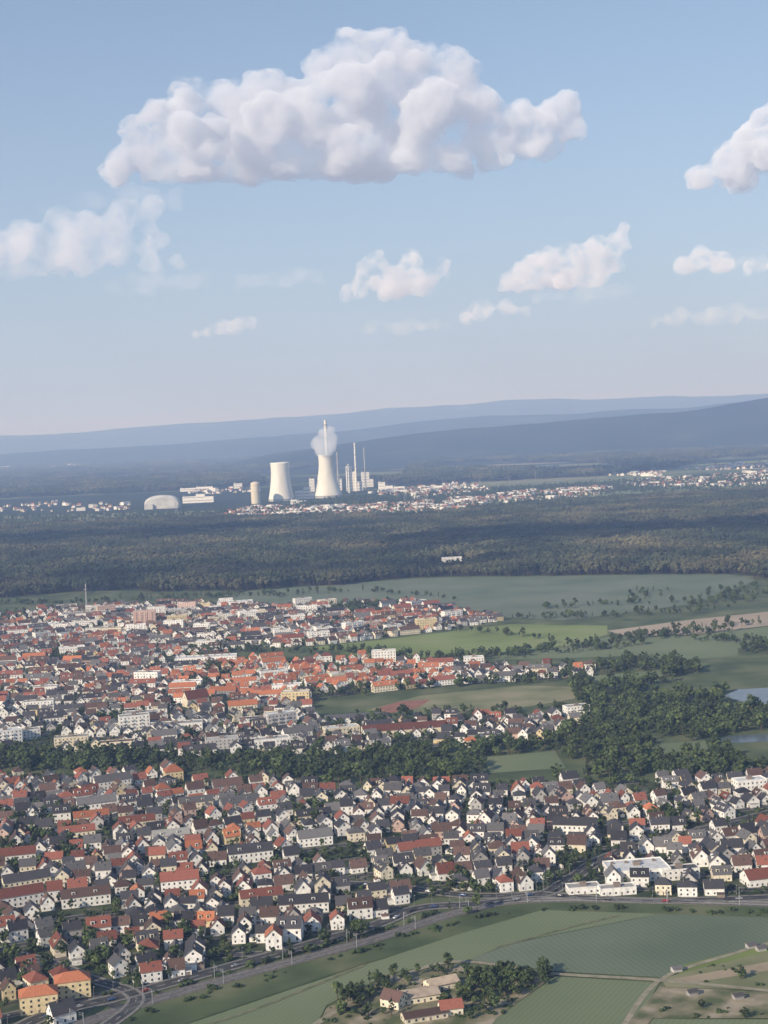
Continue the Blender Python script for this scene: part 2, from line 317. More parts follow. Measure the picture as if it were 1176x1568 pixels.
def lm(name,bld,u,v_,rz,wall,roof,r=12):
    x,y=S(u,v_); o=add(name,bld.mesh(name,DEF),(x,y,0),rz); setm(o,wall,roof)
    n=max(1,int(r/9)); L=r
    for k in range(-n,n+1): mark(x+math.cos(rz)*L*k/n,y+math.sin(rz)*L*k/n,8)
    return o
lm("apartment_house",gable(19,12,9.5,30,hip=True,floors=3),60,1546,.25,W_yel,R_org)
lm("apartment_house",gable(18,12,9.5,30,hip=True,floors=3),112,1524,.25,W_yel,R_org)
lm("town_house",gable(15,13,9.5,38,hip=True,floors=3),266,1196,.3,W_yel,R_org)
lm("apartment_block",flatblock(34,13,8),222,958,.1,W_pink,R_flat,18)
lm("apartment_block",flatblock(30,13,6),240,946,.1,W_white,R_flat,18)
lm("school_building",flatblock(78,22,3),316,1016,.06,W_white,R_white,40)
lm("sports_hall",gable(78,26,7,16,floors=1,chim=False),618,1124,.12,W_cream,R_red,40)
lm("industrial_hall",flatblock(38,24,2,3.4,balc=False),975,1342,.1,W_white,R_white,18)
lm("office_building",flatblock(24,10,2,3,balc=False),1040,1344,.1,W_white,R_gr,12)
lm("warehouse",flatblock(20,10,1,3.6,balc=False),893,1366,.1,W_white,R_flat,9)
lm("warehouse",flatblock(22,9,1,3.8,balc=False),945,1368,.1,W_white,R_flat,10)
lm("barn",gable(24,14,5,32,floors=1,chim=False),1168,1352,.2,W_white,R_red,12)
lm("supermarket",flatblock(60,30,1,6,balc=False),60,962,.1,W_white,R_white,28)
lm("industrial_hall",flatblock(60,28,1,7,balc=False),360,928,.1,W_white,R_white,28)
lm("industrial_hall",flatblock(70,30,1,8,balc=False),130,946,.1,W_white,R_flat,30)
lm("industrial_hall",flatblock(50,26,1,6,balc=False),280,938,.1,W_grey,R_white,24)
lm("industrial_hall",flatblock(44,24,1,7,balc=False),190,936,.1,W_white,R_white,22)
lm("terraced_houses",flatblock(44,14,2),400,1108,.1,W_white,R_gr,22)
lm("school_building",flatblock(52,16,2,3.4,balc=False),270,1118,.12,W_white,R_flat,26)
lm("sports_hall",flatblock(36,20,1,6,balc=False),215,1100,.12,W_white,R_flat,20)
lm("apartment_block",flatblock(32,12,3),180,1150,.15,W_cream,R_brn,18)
lm("apartment_block",flatblock(32,12,3),110,1142,.15,W_cream,R_flat,18)
lm("apartment_block",flatblock(32,12,4),60,1090,.15,W_white,R_flat,16)
lm("office_building",flatblock(46,14,3,balc=False),20,975,.15,W_white,R_flat,22)
lm("industrial_hall",flatblock(54,26,1,7,balc=False),480,936,.12,W_white,R_white,26)
lm("warehouse",gable(54,20,5,14,floors=1,chim=False),540,1104,.12,W_grey,R_gr,26)
lm("church",gable(26,13,9,50,floors=1),300,1080,.6,W_cream,R_red,14)
for u,v_,c_ in ((118,1284,R_red),(140,1260,R_org),(210,1268,R_red),(262,1290,R_flat),(400,1384,R_red),(300,1238,R_gr),(480,1258,R_dk)):
    lm("terraced_houses",gable(26,11,6.4,32,dormer=2,floors=2),u,v_,.25,W_cream if c_!=R_flat else W_white,c_,12)
lm("barn",gable(20,12,3.4,20,floors=1,chim=False),640,1530,.3,W_cream,simple("ochre_roof",(.42,.34,.26),scale=.3),10)
lm("barn",gable(16,10,3.4,24,floors=1,chim=False),676,1512,.4,W_cream,simple("ochre_sheet_roof",(.50,.40,.30),scale=.3),8)
lm("farm_house",gable(11,9,4.5,38,floors=2),604,1540,-.6,W_cream,R_brn,6)
lm("farm_house",gable(11,8,4,38,floors=1),690,1552,.2,W_cream,R_red,6)
lm("stable",gable(22,8,3,24,floors=1,chim=False),650,1560,.3,W_cream,R_brn,10)
for u,v_ in ((1036,1488),(1150,1452),(1165,1456),(1130,1530),(1060,1524)):
    lm("garden_shed",gable(5,3.6,2.2,25,floors=0,chim=False),u,v_,.3,W_grey,R_gr,3)
# ---------------------------------------------------------------- houses along streets
streets=B(); CARS=[]
def district(pl,th,roofw,step=19.5,gap=50,amp=12,skip=.04,flats=.02,rows=.08,seed=0,cut=.52):
    R=random.Random(seed); c,s_=math.cos(th),math.sin(th); a=np.array(pl); ctr=a.mean(0)
    rad=np.abs(a-ctr).max()*1.5; nr=int(rad/gap)+1
    def wp(t,q):
        t2=t+ amp*math.sin(q/140+seed); q2=q+amp*1.6*math.sin(t/110+seed*2)+amp*.8*math.sin(t/47+q/90)
        return (ctr[0]+c*t2-s_*q2, ctr[1]+s_*t2+c*q2)
    for j in range(-nr,nr+1):
        q=j*gap; run=[]
        ts=np.arange(-rad,rad,10); pts=[wp(t,q) for t in ts]; ins=inpoly(pts,pl)
        runs=[]
        for p,i in zip(pts,ins):
            if i and dline(p)>5: run.append(p)
            else:
                runs.append(run); run=[]
        runs.append(run)
        for run in runs:
            if len(run)>2: strip(streets,run,2.6,-2.6,.24,0); strip(streets,run,3.8,2.6,.34,1,.2); strip(streets,run,-2.6,-3.8,.34,1,.2)
        for side in (-1,1):
            par=R.random()<.45; t=-rad+R.uniform(0,8)
            while t<rad:
                if R.random()<.02: t+=12; par=not par
                t+=step*R.uniform(.8,1.25)
                q_=q+side*(gap*.26+R.uniform(-1.2,2.2)); x,y=wp(t,q_)
                if not inpoly([(x,y)],pl)[0]: continue
                if R.random()<skip: continue
                if mnoise.noise(Vector((x/75,y/75,seed+.5)))>cut: continue
                x2,y2=wp(t+4,q_); ang=math.atan2(y2-y,x2-x)
                k=R.random(); wall=R.choices([W_white,W_cream,W_yel,W_grey,W_pink],[.74,.13,.03,.07,.03])[0]; roof=R.choices([R_red,R_org,R_brn,R_dk,R_gr],roofw(x,y))[0]
                if k<flats: me=R.choice(FLAT); r=13; nm="apartment_building"; roof=R.choice([R_flat,R_flat,R_white]); t+=10; x,y=wp(t,q_)
                elif k<flats+rows: me=R.choice(ROW); r=13; nm="terraced_houses"; t+=10; x,y=wp(t,q_)
                elif k<flats+rows+.10: me=R.choice(HIP); r=5.3; nm="house"
                else: me=R.choice(HOUSE); r=5.3; nm="house"
                if not free(x,y,r) or dline((x,y))<r+5: continue
                if nm=="house" and not (par if R.random()<.75 else not par): ang+=math.pi/2
                if R.random()<.5: ang+=math.pi
                sz=R.uniform(.84,1.08) if nm=="house" else 1
                o=add(nm,me,(x,y,0),ang+R.uniform(-.12,.12),(sz,sz,sz*R.uniform(.95,1.22))); setm(o,wall,roof); mark(x,y,r)
                if R.random()<.35:
                    gx,gy=wp(t+R.uniform(-6,6),q+side*(gap*.5+R.uniform(-3,1)))
                    if free(gx,gy,2.5): o=add("garden_shed",SHED[0],(gx,gy,0),ang); setm(o,TRIM if R.random()<.5 else W_white,R_brn); mark(gx,gy,2.5)
                if R.random()<.25:
                    cx,cy=wp(t,q+side*1.8); CARS.append((cx,cy,math.atan2(y2-y,x2-x)))
def mixA(x,y): return [.23,.08,.26,.26,.17] if x<-70 and y<1300 else [.07,.01,.20,.48,.24]
def mixB(x,y): return [.22,.10,.25,.22,.21]
def mB2(x,y): return [.28,.60,.05,.04,.03] if -260<x<70 and y>1640 else [.22,.06,.26,.24,.22]
district(TA,.16,mixA,step=12.9,gap=34,seed=1,rows=.06,flats=.01,cut=.56)
district(TB1,.28,mixB,step=14,gap=37,seed=2,flats=.07,rows=.13)
district(TB2,.10,mB2,step=14,gap=36,seed=3,flats=.04,rows=.14)
district(TB3,.2,mixA,step=14,gap=37,seed=4,flats=.04,rows=.08)
add("residential_street",streets.mesh("residential_street",[ASPH,PAVE]))
# ---------------------------------------------------------------- cars
def carmesh(c):
    b=B(); P=[(-2.1,.35),(-2.15,.8),(-1.9,.95),(-1.2,1.0),(-.7,1.42),(.7,1.45),(1.5,1.0),(2.1,.85),(2.15,.4)]
    for s_ in (-1,1):
        q=[(x,s_*.85 if z<1.1 else s_*.68,z) for x,z in P]; b.face(q if s_==1 else q[::-1],0)
    for i in range(len(P)-1):
        (x0,z0),(x1,z1)=P[i],P[i+1]; w0=.85 if z0<1.1 else .68; w1=.85 if z1<1.1 else .68
        b.face([(x0,-w0,z0),(x1,-w1,z1),(x1,w1,z1),(x0,w0,z0)],1 if i in (3,5) else 0)
    for s_ in (-1,1): b.face([(-.95,s_*.80,1.05),(1.2,s_*.80,1.05),(.65,s_*.72,1.36),(-.6,s_*.72,1.36)],1)
    for x in (-1.3,1.35):
        for s_ in (-1,1):
            ring=[(x+.33*math.cos(a),s_*.9,.33+.33*math.sin(a)) for a in np.linspace(0,2*math.pi,11)[:-1]]; b.face(ring,2)
            for i in range(10):
                p,q=ring[i],ring[(i+1)%10]; b.face([p,q,(q[0],s_*.68,q[2]),(p[0],s_*.68,p[2])],2)
    return b.mesh("car_mesh",[simple("car_paint",c,scale=1,rough=.3,spec=.5),GLASS,simple("tyre",(.02,.02,.02))])
CM=[carmesh(c) for c in ((.7,.7,.7),(.03,.03,.035),(.3,.31,.33),(.3,.03,.03),(.04,.08,.2))]
random.shuffle(CARS)
for x,y,a in CARS[:200]: add("parked_car",random.choice(CM),(x,y,.245),a)
for R in (R1,R2,R3):
    for i in range(3,len(R)-1,5):
        if random.random()<.8:
            p,q=R[i],R[i+1]; a=math.atan2(q[1]-p[1],q[0]-p[0]); add("car",random.choice(CM),(p[0]+1.9*math.sin(a),p[1]-1.9*math.cos(a),.42),a)
# ---------------------------------------------------------------- masts
b=B(); b.box(-.14,.14,-.14,.14,0,8.2,0); b.box(-.06,.06,0,3.4,6.6,6.72,0); b.box(-.05,.05,0,3.2,7.6,7.7,0); b.box(-.04,.04,3.0,3.08,5.6,7.6,0); MAST=b.mesh("mast_mesh",[STEEL])
d=0
for a,c in zip(rail[:-1],rail[1:]):
    a=np.array(a); c=np.array(c); L=np.linalg.norm(c-a); ang=math.atan2(*(c-a)[::-1])
    while d<L:
        p=a+(c-a)*d/L
        for s_ in (-1,1): add("railway_mast",MAST,(p[0]-s_*5.0*math.sin(ang),p[1]+s_*5.0*math.cos(ang),0),ang+(math.pi if s_==1 else 0))
        d+=42
    d-=L
b=B(); b.lathe([(.08,0),(.05,7)],6); b.box(-.05,1.3,-.05,.05,6.95,7.05); b.box(.8,1.6,-.14,.14,6.85,6.96); LAMP=b.mesh("lamp_mesh",[STEEL])
for R in (R1,R2,R3):
    for i in range(0,len(R)-1,3):
        p,q=R[i],R[i+1]; a=math.atan2(q[1]-p[1],q[0]-p[0]); add("street_lamp",LAMP,(p[0]-5.2*math.sin(a),p[1]+5.2*math.cos(a),.2),a-math.pi/2)
x,y=S(133,935); b=B(); b.lathe([(1.6,0),(1.0,30),(.8,44)],10); b.lathe([(3,36),(3,37)],12,cap=True); b.box(-.9,.9,-.9,.9,40,46); b.lathe([(.2,44),(.15,52)],6); add("radio_mast",b.mesh("radio_mast",[STEEL]),(x,y,0))
# ---------------------------------------------------------------- trees
def icos(s):
    bm=bmesh.new(); bmesh.ops.create_icosphere(bm,subdivisions=s,radius=1); V=np.array([v_.co[:] for v_ in bm.verts]); Fc=[tuple(v_.index for v_ in f.verts) for f in bm.faces]; bm.free(); return V,Fc
ICO1,ICOF=icos(1); ICO2,ICO2F=icos(2)
def blob(b,c,r,mi,flat=.8,jit=.28):
    V,Fc=ICO1,ICOF; base=len(b.v)
    k=1+rng.uniform(-jit,jit,(len(V),1)); q=V*k*r; q[:,2]*=flat; q+=np.array(c); b.v+= [tuple(x) for x in q]
    b.f+=[tuple(base+i for i in f) for f in Fc]; b.m+=[mi]*len(Fc)
def tree(h,wd,n,leaves,conic=0):
    b=B(); th=h*.35; b.lathe([(.03*h,0),(.02*h,th),(.008*h,h*.8)],7,mi=0)
    for k in range(5):
        a=rng.uniform(0,6.28); z0=h*rng.uniform(.25,.5); p=Vector((0,0,z0)); e=Vector((math.cos(a)*wd*.32,math.sin(a)*wd*.32,z0+h*.25)); s_=Vector((-math.sin(a),math.cos(a),0))
        b.face([p-s_*.12,p+s_*.12,e+s_*.03,e-s_*.03],0); b.face([p-Vector((0,0,.12)),p+Vector((0,0,.12)),e+Vector((0,0,.03)),e-Vector((0,0,.03))],0)
    cs=[]
    for k in range(n):
        d_=rng.normal(size=3); d_/=np.linalg.norm(d_); rr=rng.uniform(.35,1)**.6
        z=h*.60+d_[2]*rr*h*.34; wloc=wd/2*(1-conic*max(0,(z/h-.3))); c=(d_[0]*rr*wloc*.8,d_[1]*rr*wloc*.8,z); r=wd*rng.uniform(.09,.18)*(1-.5*conic*max(0,z/h-.3))
        blob(b,c,r,1 if rng.random()<.6 else 2,flat=.75,jit=.35); cs.append((c,r))
    for k in range(leaves):
        c,r=cs[rng.integers(len(cs))]; d_=rng.normal(size=3); d_/=np.linalg.norm(d_); p=np.array(c)+d_*r*rng.uniform(.9,1.5); t1=rng.normal(size=3); t1/=np.linalg.norm(t1); t2=np.cross(t1,d_); t2/=np.linalg.norm(t2)+1e-6; s_=wd*rng.uniform(.02,.045)
        b.face([p-t1*s_,p+t2*s_,p+t1*s_,p-t2*s_],1 if rng.random()<.5 else 2)
    return b
def coll(name,meshes):
    c=bpy.data.collections.new(name)
    for me in meshes: o=bpy.data.objects.new(me.name,me); c.objects.link(o)
    return c
TC=coll("tree_kinds",[tree(10,8,26,220).mesh("broadleaf_tree",[BARK,LEAF,LEAF2]),tree(9,7,22,200).mesh("broadleaf_tree",[BARK,LEAF,LEAF]),tree(12,7,26,220).mesh("broadleaf_tree",[BARK,LEAF2,LEAF]),tree(11,4.5,24,160,conic=.9).mesh("conifer_tree",[BARK,LEAF,LEAF]),tree(8,8.5,24,220).mesh("broadleaf_tree",[BARK,LEAF2,LEAF2])])
def bush():
    b=B()
    for k in range(9): blob(b,(rng.uniform(-1.2,1.2),rng.uniform(-1,1),rng.uniform(.4,1.4)),rng.uniform(.5,.9),1)
    return b.mesh("bush",[BARK,LEAF])
BC=coll("bush_kinds",[bush(),bush(),bush()])
def clump(size,n,hmin,hmax):
    b=B()
    for k in range(n):
        x,y=rng.uniform(-size/2,size/2,2); h=rng.uniform(hmin,hmax); wd=rng.uniform(7,12)
        b.lathe([(.3,0),(.2,h*.7)],4,mi=0,cx=x,cy=y)
        for j in range(7):
            a=rng.uniform(0,6.28); rr=rng.uniform(0,.34)*wd; blob(b,(x+math.cos(a)*rr,y+math.sin(a)*rr,h*rng.uniform(.55,.93)),wd*rng.uniform(.17,.30),1,flat=.85)
    return b.mesh("forest_clump",[BARK,FLEAF])
FC=coll("forest_clumps",[clump(64,46,12,22) for _ in range(5)])
def scatter(name,P,c,smin,smax,nk,z=0):
    n=len(P); V=np.zeros((n,3)); V[:,:2]=P; V[:,2]=z
    me=bpy.data.meshes.new(name); me.vertices.add(n); me.vertices.foreach_set('co',V.ravel())
    for nm,ty,arr in (('rz','FLOAT',rng.uniform(0,6.28,n)),('scl','FLOAT',rng.uniform(smin,smax,n)),('kind','INT',rng.integers(0,nk,n))):
        at=me.attributes.new(nm,ty,'POINT'); at.data.foreach_set('value',arr.astype(np.float32 if ty=='FLOAT' else np.int32))
    me.update(); o=add(name,me)
    g=bpy.data.node_groups.new(name+"_scatter",'GeometryNodeTree'); g.interface.new_socket("Geometry",in_out='INPUT',socket_type='NodeSocketGeometry'); g.interface.new_socket("Geometry",in_out='OUTPUT',socket_type='NodeSocketGeometry')
    N=g.nodes.new; gi=N('NodeGroupInput'); go=N('NodeGroupOutput'); ip=N('GeometryNodeInstanceOnPoints'); ci=N('GeometryNodeCollectionInfo'); ci.inputs['Collection'].default_value=c; ci.inputs['Separate Children'].default_value=True; ci.inputs['Reset Children'].default_value=True
    def na(nm,t): x=N('GeometryNodeInputNamedAttribute'); x.data_type=t; x.inputs['Name'].default_value=nm; return [s for s in x.outputs if s.enabled and s.name=='Attribute'][0]
    cx=N('ShaderNodeCombineXYZ'); e=N('FunctionNodeEulerToRotation'); L=g.links.new
    L(gi.outputs[0],ip.inputs['Points']); L(ci.outputs[0],ip.inputs['Instance']); ip.inputs['Pick Instance'].default_value=True
    L(na('kind','INT'),ip.inputs['Instance Index']); L(na('rz','FLOAT'),cx.inputs[2]); L(cx.outputs[0],e.inputs[0]); L(e.outputs[0],ip.inputs['Rotation']); L(na('scl','FLOAT'),ip.inputs['Scale']); L(ip.outputs[0],go.inputs[0])
    md=o.modifiers.new("scatter",'NODES'); md.node_group=g; return o
def keep(P,r=4.5,dl=5.5,ex=()):
    out=[p for p in P if free(p[0],p[1],r) and dline(p)>dl]
    out=np.array(out) if out else np.zeros((0,2))
    for pl in ex: out=out[~inpoly(out,pl)]
    return out
def patchy(P,sc,th,s=0): return P[np.array([mnoise.noise(Vector((p[0]/sc,p[1]/sc,s)))>th for p in P],bool)]
town=np.concatenate([keep(sample(p,k),1.0) for p,k in ((TA,85),(TB1,110),(TB2,110),(TB3,80))])
big=keep(patchy(sample(TA,60),110,.26,5),2.0); big2=keep(patchy(np.concatenate([sample(p,80) for p in (TB1,TB2,TB3)]),150,.22,6),2)
scatter("garden_trees",town,TC,.3,.75,5); scatter("street_trees",np.concatenate([big,big2]),TC,.7,1.15,5)
scatter("garden_bushes",np.concatenate([keep(sample(p,120),.5,5) for p in (TA,TB3)]),BC,.7,1.6,3)
scatter("tree_belt",keep(patchy(sample(BELT,66),130,-.34,4),2,5,PBANK+CLEAR),TC,.6,1.6,5)
scatter("woodland",keep(patchy(sample(RFOR,80),170,-.10,2),2,5,PBANK+CLEAR),TC,.6,1.7,5)
def hedge(pts,per,wd):
    out=[]
    for a,c in zip(pts[:-1],pts[1:]):
        a=np.array(a);c=np.array(c);n=max(1,int(np.linalg.norm(c-a)/per))
        for k in range(n): out.append(a+(c-a)*rng.random()+rng.normal(0,wd,2))
    return out
hp=[]
for pts,per,wd in (([(780,948),(900,945),(1060,938)],4,10),([(640,1010),(760,1003),(880,992),(1000,975),(1120,966)],3,8),([(930,980),(1100,960),(1176,955)],6,10),([(580,970),(720,966),(860,985)],9,6),([(360,998),(560,1000),(640,1010)],3.5,7),
     ([(700,1012),(860,1000),(1000,985)],4,9),([(820,932),(960,925),(1000,905)],6,14),([(400,915),(560,905),(700,918)],10,10),([(480,1072),(600,1056),(760,1046),(900,1040)],3,7),([(300,1500),(480,1456),(620,1420)],12,3),([(0,925),(120,925),(300,915),(440,912)],4,14),([(0,1165),(120,1168),(230,1166)],5,10),([(850,1365),(1100,1368)],10,3),([(640,1410),(760,1388)],8,3),([(1060,930),(1176,900),(1240,895)],2.5,34),([(1000,975),(1176,985)],4,14),([(540,1100),(700,1096),(880,1088)],5,8)):
    hp+=hedge(poly(*pts),per,wd)
scatter("hedgerow_trees",keep(np.array(hp),1,5),TC,.5,1.3,5)
farmt=hedge(poly((510,1545),(560,1528),(590,1510)),1.1,5)+hedge(poly((690,1515),(760,1500),(835,1500)),.8,6)+hedge(poly((700,1535),(800,1515)),1.2,5)+hedge(poly((560,1560),(640,1545),(720,1560)),2.5,6)+hedge(poly((600,1505),(700,1486)),4,3)
scatter("farmstead_trees",keep(np.array(farmt),1.5,3),TC,.45,.95,5)
for u,v_,s_ in ((1134,1500,.8),(578,1508,.85),(1075,1545,.5),(760,1520,.8),(1140,1560,.6)):
    x,y=S(u,v_); add("broadleaf_tree",TC.objects[0].data,(x,y,0),u,s_)
scatter("field_bushes",np.concatenate([patchy(sample(poly((1010,1512),(1176,1522),(1176,1560),(1000,1560)),25),22,.1,1),patchy(sample(FARM,30),20,0,2),patchy(sample(poly((1012,1500),(1240,1432),(1240,1520),(1020,1512)),60),30,.15,3)]),BC,.4,1.2,3)
verge=hedge(poly((20,1600),(300,1503),(560,1432),(700,1396)),3,3)+hedge(poly((100,1600),(300,1528),(560,1456),(720,1408),(850,1392),(1176,1398)),6,2)
scatter("verge_bushes",np.array([p for p in verge if dline(p)>6]),BC,.6,1.8,3)
lx,ly=S(692,861)
fp=sample(FOREST,1400); fp=fp[~((np.abs(fp[:,0]-lx)<62)&(fp[:,1]>ly-150)&(fp[:,1]<ly+50))]
scatter("forest",fp,FC,.8,1.25,5)
far=[]
for pts,per in (([(-150,690),(330,684),(640,694),(700,700),(420,722),(0,735),(-150,735)],9000),([(640,700),(900,680),(1300,655),(1300,690),(1000,710),(760,730),(620,740)],7000),([(-150,742),(380,728),(400,745),(200,755),(-150,770)],4500),([(560,738),(760,732),(1060,712),(900,738),(700,750)],4500)):
    P=sample(poly(*pts),per); msk=np.array([mnoise.noise(Vector((p[0]/900,p[1]/1800,3.3)))>-.12 for p in P]); far.append(P[msk])
scatter("distant_forest",np.concatenate(far),FC,1.3,2.0,5)
# ---------------------------------------------------------------- distant villages
def ramp_roof():
    m=mat("village_roof",[(.2,.1,.07),(.3,.12,.08)]); n=m.node_tree; p=n.nodes['Principled BSDF']
    oi=n.nodes.new('ShaderNodeObjectInfo'); r=n.nodes.new('ShaderNodeValToRGB'); r.color_ramp.interpolation='CONSTANT'; n.links.new(oi.outputs['Random'],r.inputs[0]); e=r.color_ramp.elements
    e[0].color=(.32,.12,.08,1); e[1].position=.35; e[1].color=(.17,.10,.08,1)
    for pos,c in ((.6,(.10,.10,.10,1)),(.80,(.34,.32,.30,1)),(.88,(.42,.18,.10,1))): x=e.new(pos); x.color=c
    n.links.new(r.outputs[0],p.inputs['Base Color']); return m
VR=ramp_roof(); VC=coll("village_house_kinds",[g_.mesh("village_house",[W_white if i%2 else W_cream,VR,GLASS,TRIM,R_flat]) for i,g_ in enumerate(gab[:6])]+[flatblock(30,14,3).mesh("village_house",[W_white,R_white,GLASS,TRIM,R_flat])])
vp=[]
for pts,per in (([(330,792),(380,778),(560,775),(640,770),(740,762),(742,780),(640,788),(480,792)],560),([(690,765),(820,752),(930,745),(940,756),(800,768),(700,775)],700),([(560,756),(700,740),(780,748),(640,765)],1600),
    ([(0,775),(100,768),(200,770),(200,782),(0,785)],6000),([(930,740),(1176,722),(1240,722),(1240,740),(1020,748)],1700),([(1040,715),(1240,705),(1240,713),(1060,722)],1900),([(920,728),(1020,720),(1010,730)],1600),([(260,748),(380,742),(400,752),(300,760)],5000)):
    vp.append(patchy(sample(poly(*pts),per),140,-.2,9))
vp=np.concatenate(vp); scatter("distant_village_houses",vp,VC,.85,1.45,7)
scatter("distant_village_trees",sample(poly((0,790),(330,785),(560,760),(940,738),(1240,722),(1240,745),(940,757),(640,792),(330,797),(0,805)),600),TC,.9,1.7,5)
ft=[sample(poly(*p),per) for p,per in (([(-40,716),(140,708),(140,714),(-40,722)],9000),([(370,682),(450,676),(450,680),(370,686)],30000),([(160,742),(360,732),(370,736),(170,748)],40000),([(540,694),(620,690),(620,693),(540,697)],30000))]
scatter("distant_town_blocks",np.concatenate(ft),VC,1.8,3.2,7)
for p,m in ((poly((600,780),(940,752),(1240,736),(1240,742),(940,760),(620,790)),G1),(poly((0,790),(330,782),(340,790),(0,803)),G4),(poly((180,700),(420,694),(430,698),(180,706)),G4),(poly((900,722),(1240,700),(1240,706),(940,728)),G2),(poly((0,752),(300,738),(320,743),(0,758)),G1),(poly((720,738),(920,728),(930,732),(730,744)),G4)):
    sheet("distant_field",p,m)
lm("forest_lodge",flatblock(42,14,2,5,balc=False),692,861,.05,W_white,R_white,18)
# ---------------------------------------------------------------- power station
def at(u,v_): x,y=S(u,v_); return x,y,y/F
def ctower(u,v_,wb,wt,h):
    x,y,k=at(u,v_); rb,rtp,hh=wb*k/2,wt*k/2,h*k; thr=min(rtp,rb)*.97; prof=[]
    for i in range(25):
        t=i/24
        if t<.78: r=thr+(rb-thr)*((1-t/.78)**1.7)
        else: r=thr+(rtp-thr)*((t-.78)/.22)**2
        prof.append((r,hh*(.06+.94*t)))
    prof2=[(r-1.5,z) for r,z in prof[::-1]]
    b=B(); b.lathe(prof+prof2,64,0); n=36
    for i in range(n):
        a0=2*math.pi*i/n
        for da in (-.08,.08):
            p=Vector((math.cos(a0)*rb*1.03,math.sin(a0)*rb*1.03,0)); q=Vector((math.cos(a0+da)*rb,math.sin(a0+da)*rb,hh*.065)); s_=Vector((-math.sin(a0),math.cos(a0),0))*.9
            b.face([p-s_,p+s_,q+s_,q-s_],0)
    b.lathe([(rb*.9,0),(rb*.9,hh*.05)],48,1); me=b.mesh("cooling_tower",[CONC,CONCD],smooth=True)
    return add("cooling_tower",me,(x,y,0)),hh
ctower(431,767,39,29,59); _,hT=ctower(502,762,45,24,66)
def chim(name,u,v_,wpx,h,m):
    x,y,k=at(u,v_); hh=h*k; r=wpx*k/2; b=B(); b.lathe([(r*1.25,0),(r,hh*.6),(r*.9,hh),(r*.7,hh),(r*.7,hh-8)],24,0)
    for z in (.5,.75,.93): b.lathe([(r*1.15,hh*z),(r*1.5,hh*z),(r*1.5,hh*z+3),(r*1.1,hh*z+3)],16,1)
    return add(name,b.mesh(name,[m,STEEL],smooth=False),(x,y,0))
chim("power_station_chimney",503,755,5,112,CONC); chim("chimney",546,752,2.6,74,CONC); chim("chimney",560,748,2.2,63,CONCD); chim("chimney",519,756,3,64,CONCD); chim("chimney",535,755,2,45,CONC)
x,y,k=at(392,771); b=B(); r=7*k; hh=31*k; b.lathe([(r,0),(r,hh),(r*.85,hh+3),(r*.4,hh+6),(0.1,hh+7)],32,0)
for z in (.3,.6,.9): b.lathe([(r+.1,hh*z),(r+1,hh*z),(r+1,hh*z+2),(r+.1,hh*z+2)],32,1)
add("storage_silo",b.mesh("storage_silo",[W_cream,W_cream]),(x,y,0))
def plant(name,u,v_,blocks,rz=.05):
    x,y,k=at(u,v_); b=B()
    for (x0,x1,h,dp) in blocks:
        X0,X1,hh,D=x0*k,x1*k,h*k,dp*k; b.box(X0,X1,0,D,0,hh,0,top=1)
        for z in np.arange(8,hh-5,14): b.face([(X0+3,-.3,z),(X1-3,-.3,z),(X1-3,-.3,z+3),(X0+3,-.3,z+3)],2)
        b.box(X0+2,X0+8,D*.3,D*.6,hh+.1,hh+5,3)
    return add(name,b.mesh(name,[W_white,R_flat,STEEL,CONCD]),(x,y,0),rz)
plant("boiler_house",540,752,[(-9,0,38,12),(.3,7,30,12),(7.3,16,14,10)])
plant("boiler_house",560,746,[(-6,6,23,10),(6.3,12,12,8)])
plant("boiler_house",500,752,[(-26,-18,20,8),(16,24,18,8)])
plant("turbine_hall",468,764,[(-16,-3,13,10),(-2.7,8,18,10),(8.3,13,9,8)])
plant("plant_hall",300,770,[(-20,0,10,14),(.3,14,13,14),(14.3,27,9,10)])
plant("plant_hall",590,752,[(-10,0,14,10),(.3,12,8,8),(13,30,6,8)])
plant("plant_hall",365,748,[(-7,6,8,8)])
plant("plant_hall",300,752,[(-24,0,5,8),(0.3,26,6,8)])
plant("plant_hall",455,772,[(-10,0,7,8),(.3,14,5,8)])
x,y,k=at(248,779); b=B(); Wd=27*k; hh=20*k; D=36*k; n=14
for (y0,y1,s0,s1) in ((0,D*.15,.82,1),(D*.15,D*.85,1,1),(D*.85,D,1,.82)):
    for i in range(n):
        def pt(i_,s_): a=math.pi*i_/n; return (-math.cos(a)*Wd*(.8+.2*s_),hh*(max(0,math.sin(a))**.45)*s_)
        p0,p1,q0,q1=pt(i,s0),pt(i+1,s0),pt(i,s1),pt(i+1,s1)
        b.face([(p0[0],y0,p0[1]),(q0[0],y1,q0[1]),(q1[0],y1,q1[1]),(p1[0],y0,p1[1])],0)
for yy,s_ in ((0,.82),(D,.82)): b.face([(-math.cos(math.pi*i/n)*Wd*(.8+.2*s_),yy,hh*(max(0,math.sin(math.pi*i/n))**.45)*s_) for i in range(n+1)],0)
b.box(-Wd*.98,-Wd*.5,-12,-.5,0,hh*.4,0,top=1); b.box(Wd*.3,Wd*.9,-9,-.5,0,hh*.3,0,top=1)
add("coal_store",b.mesh("coal_store",[simple("pale_cladding",(.56,.56,.54),scale=.03),R_white]),(x,y,0),.1)
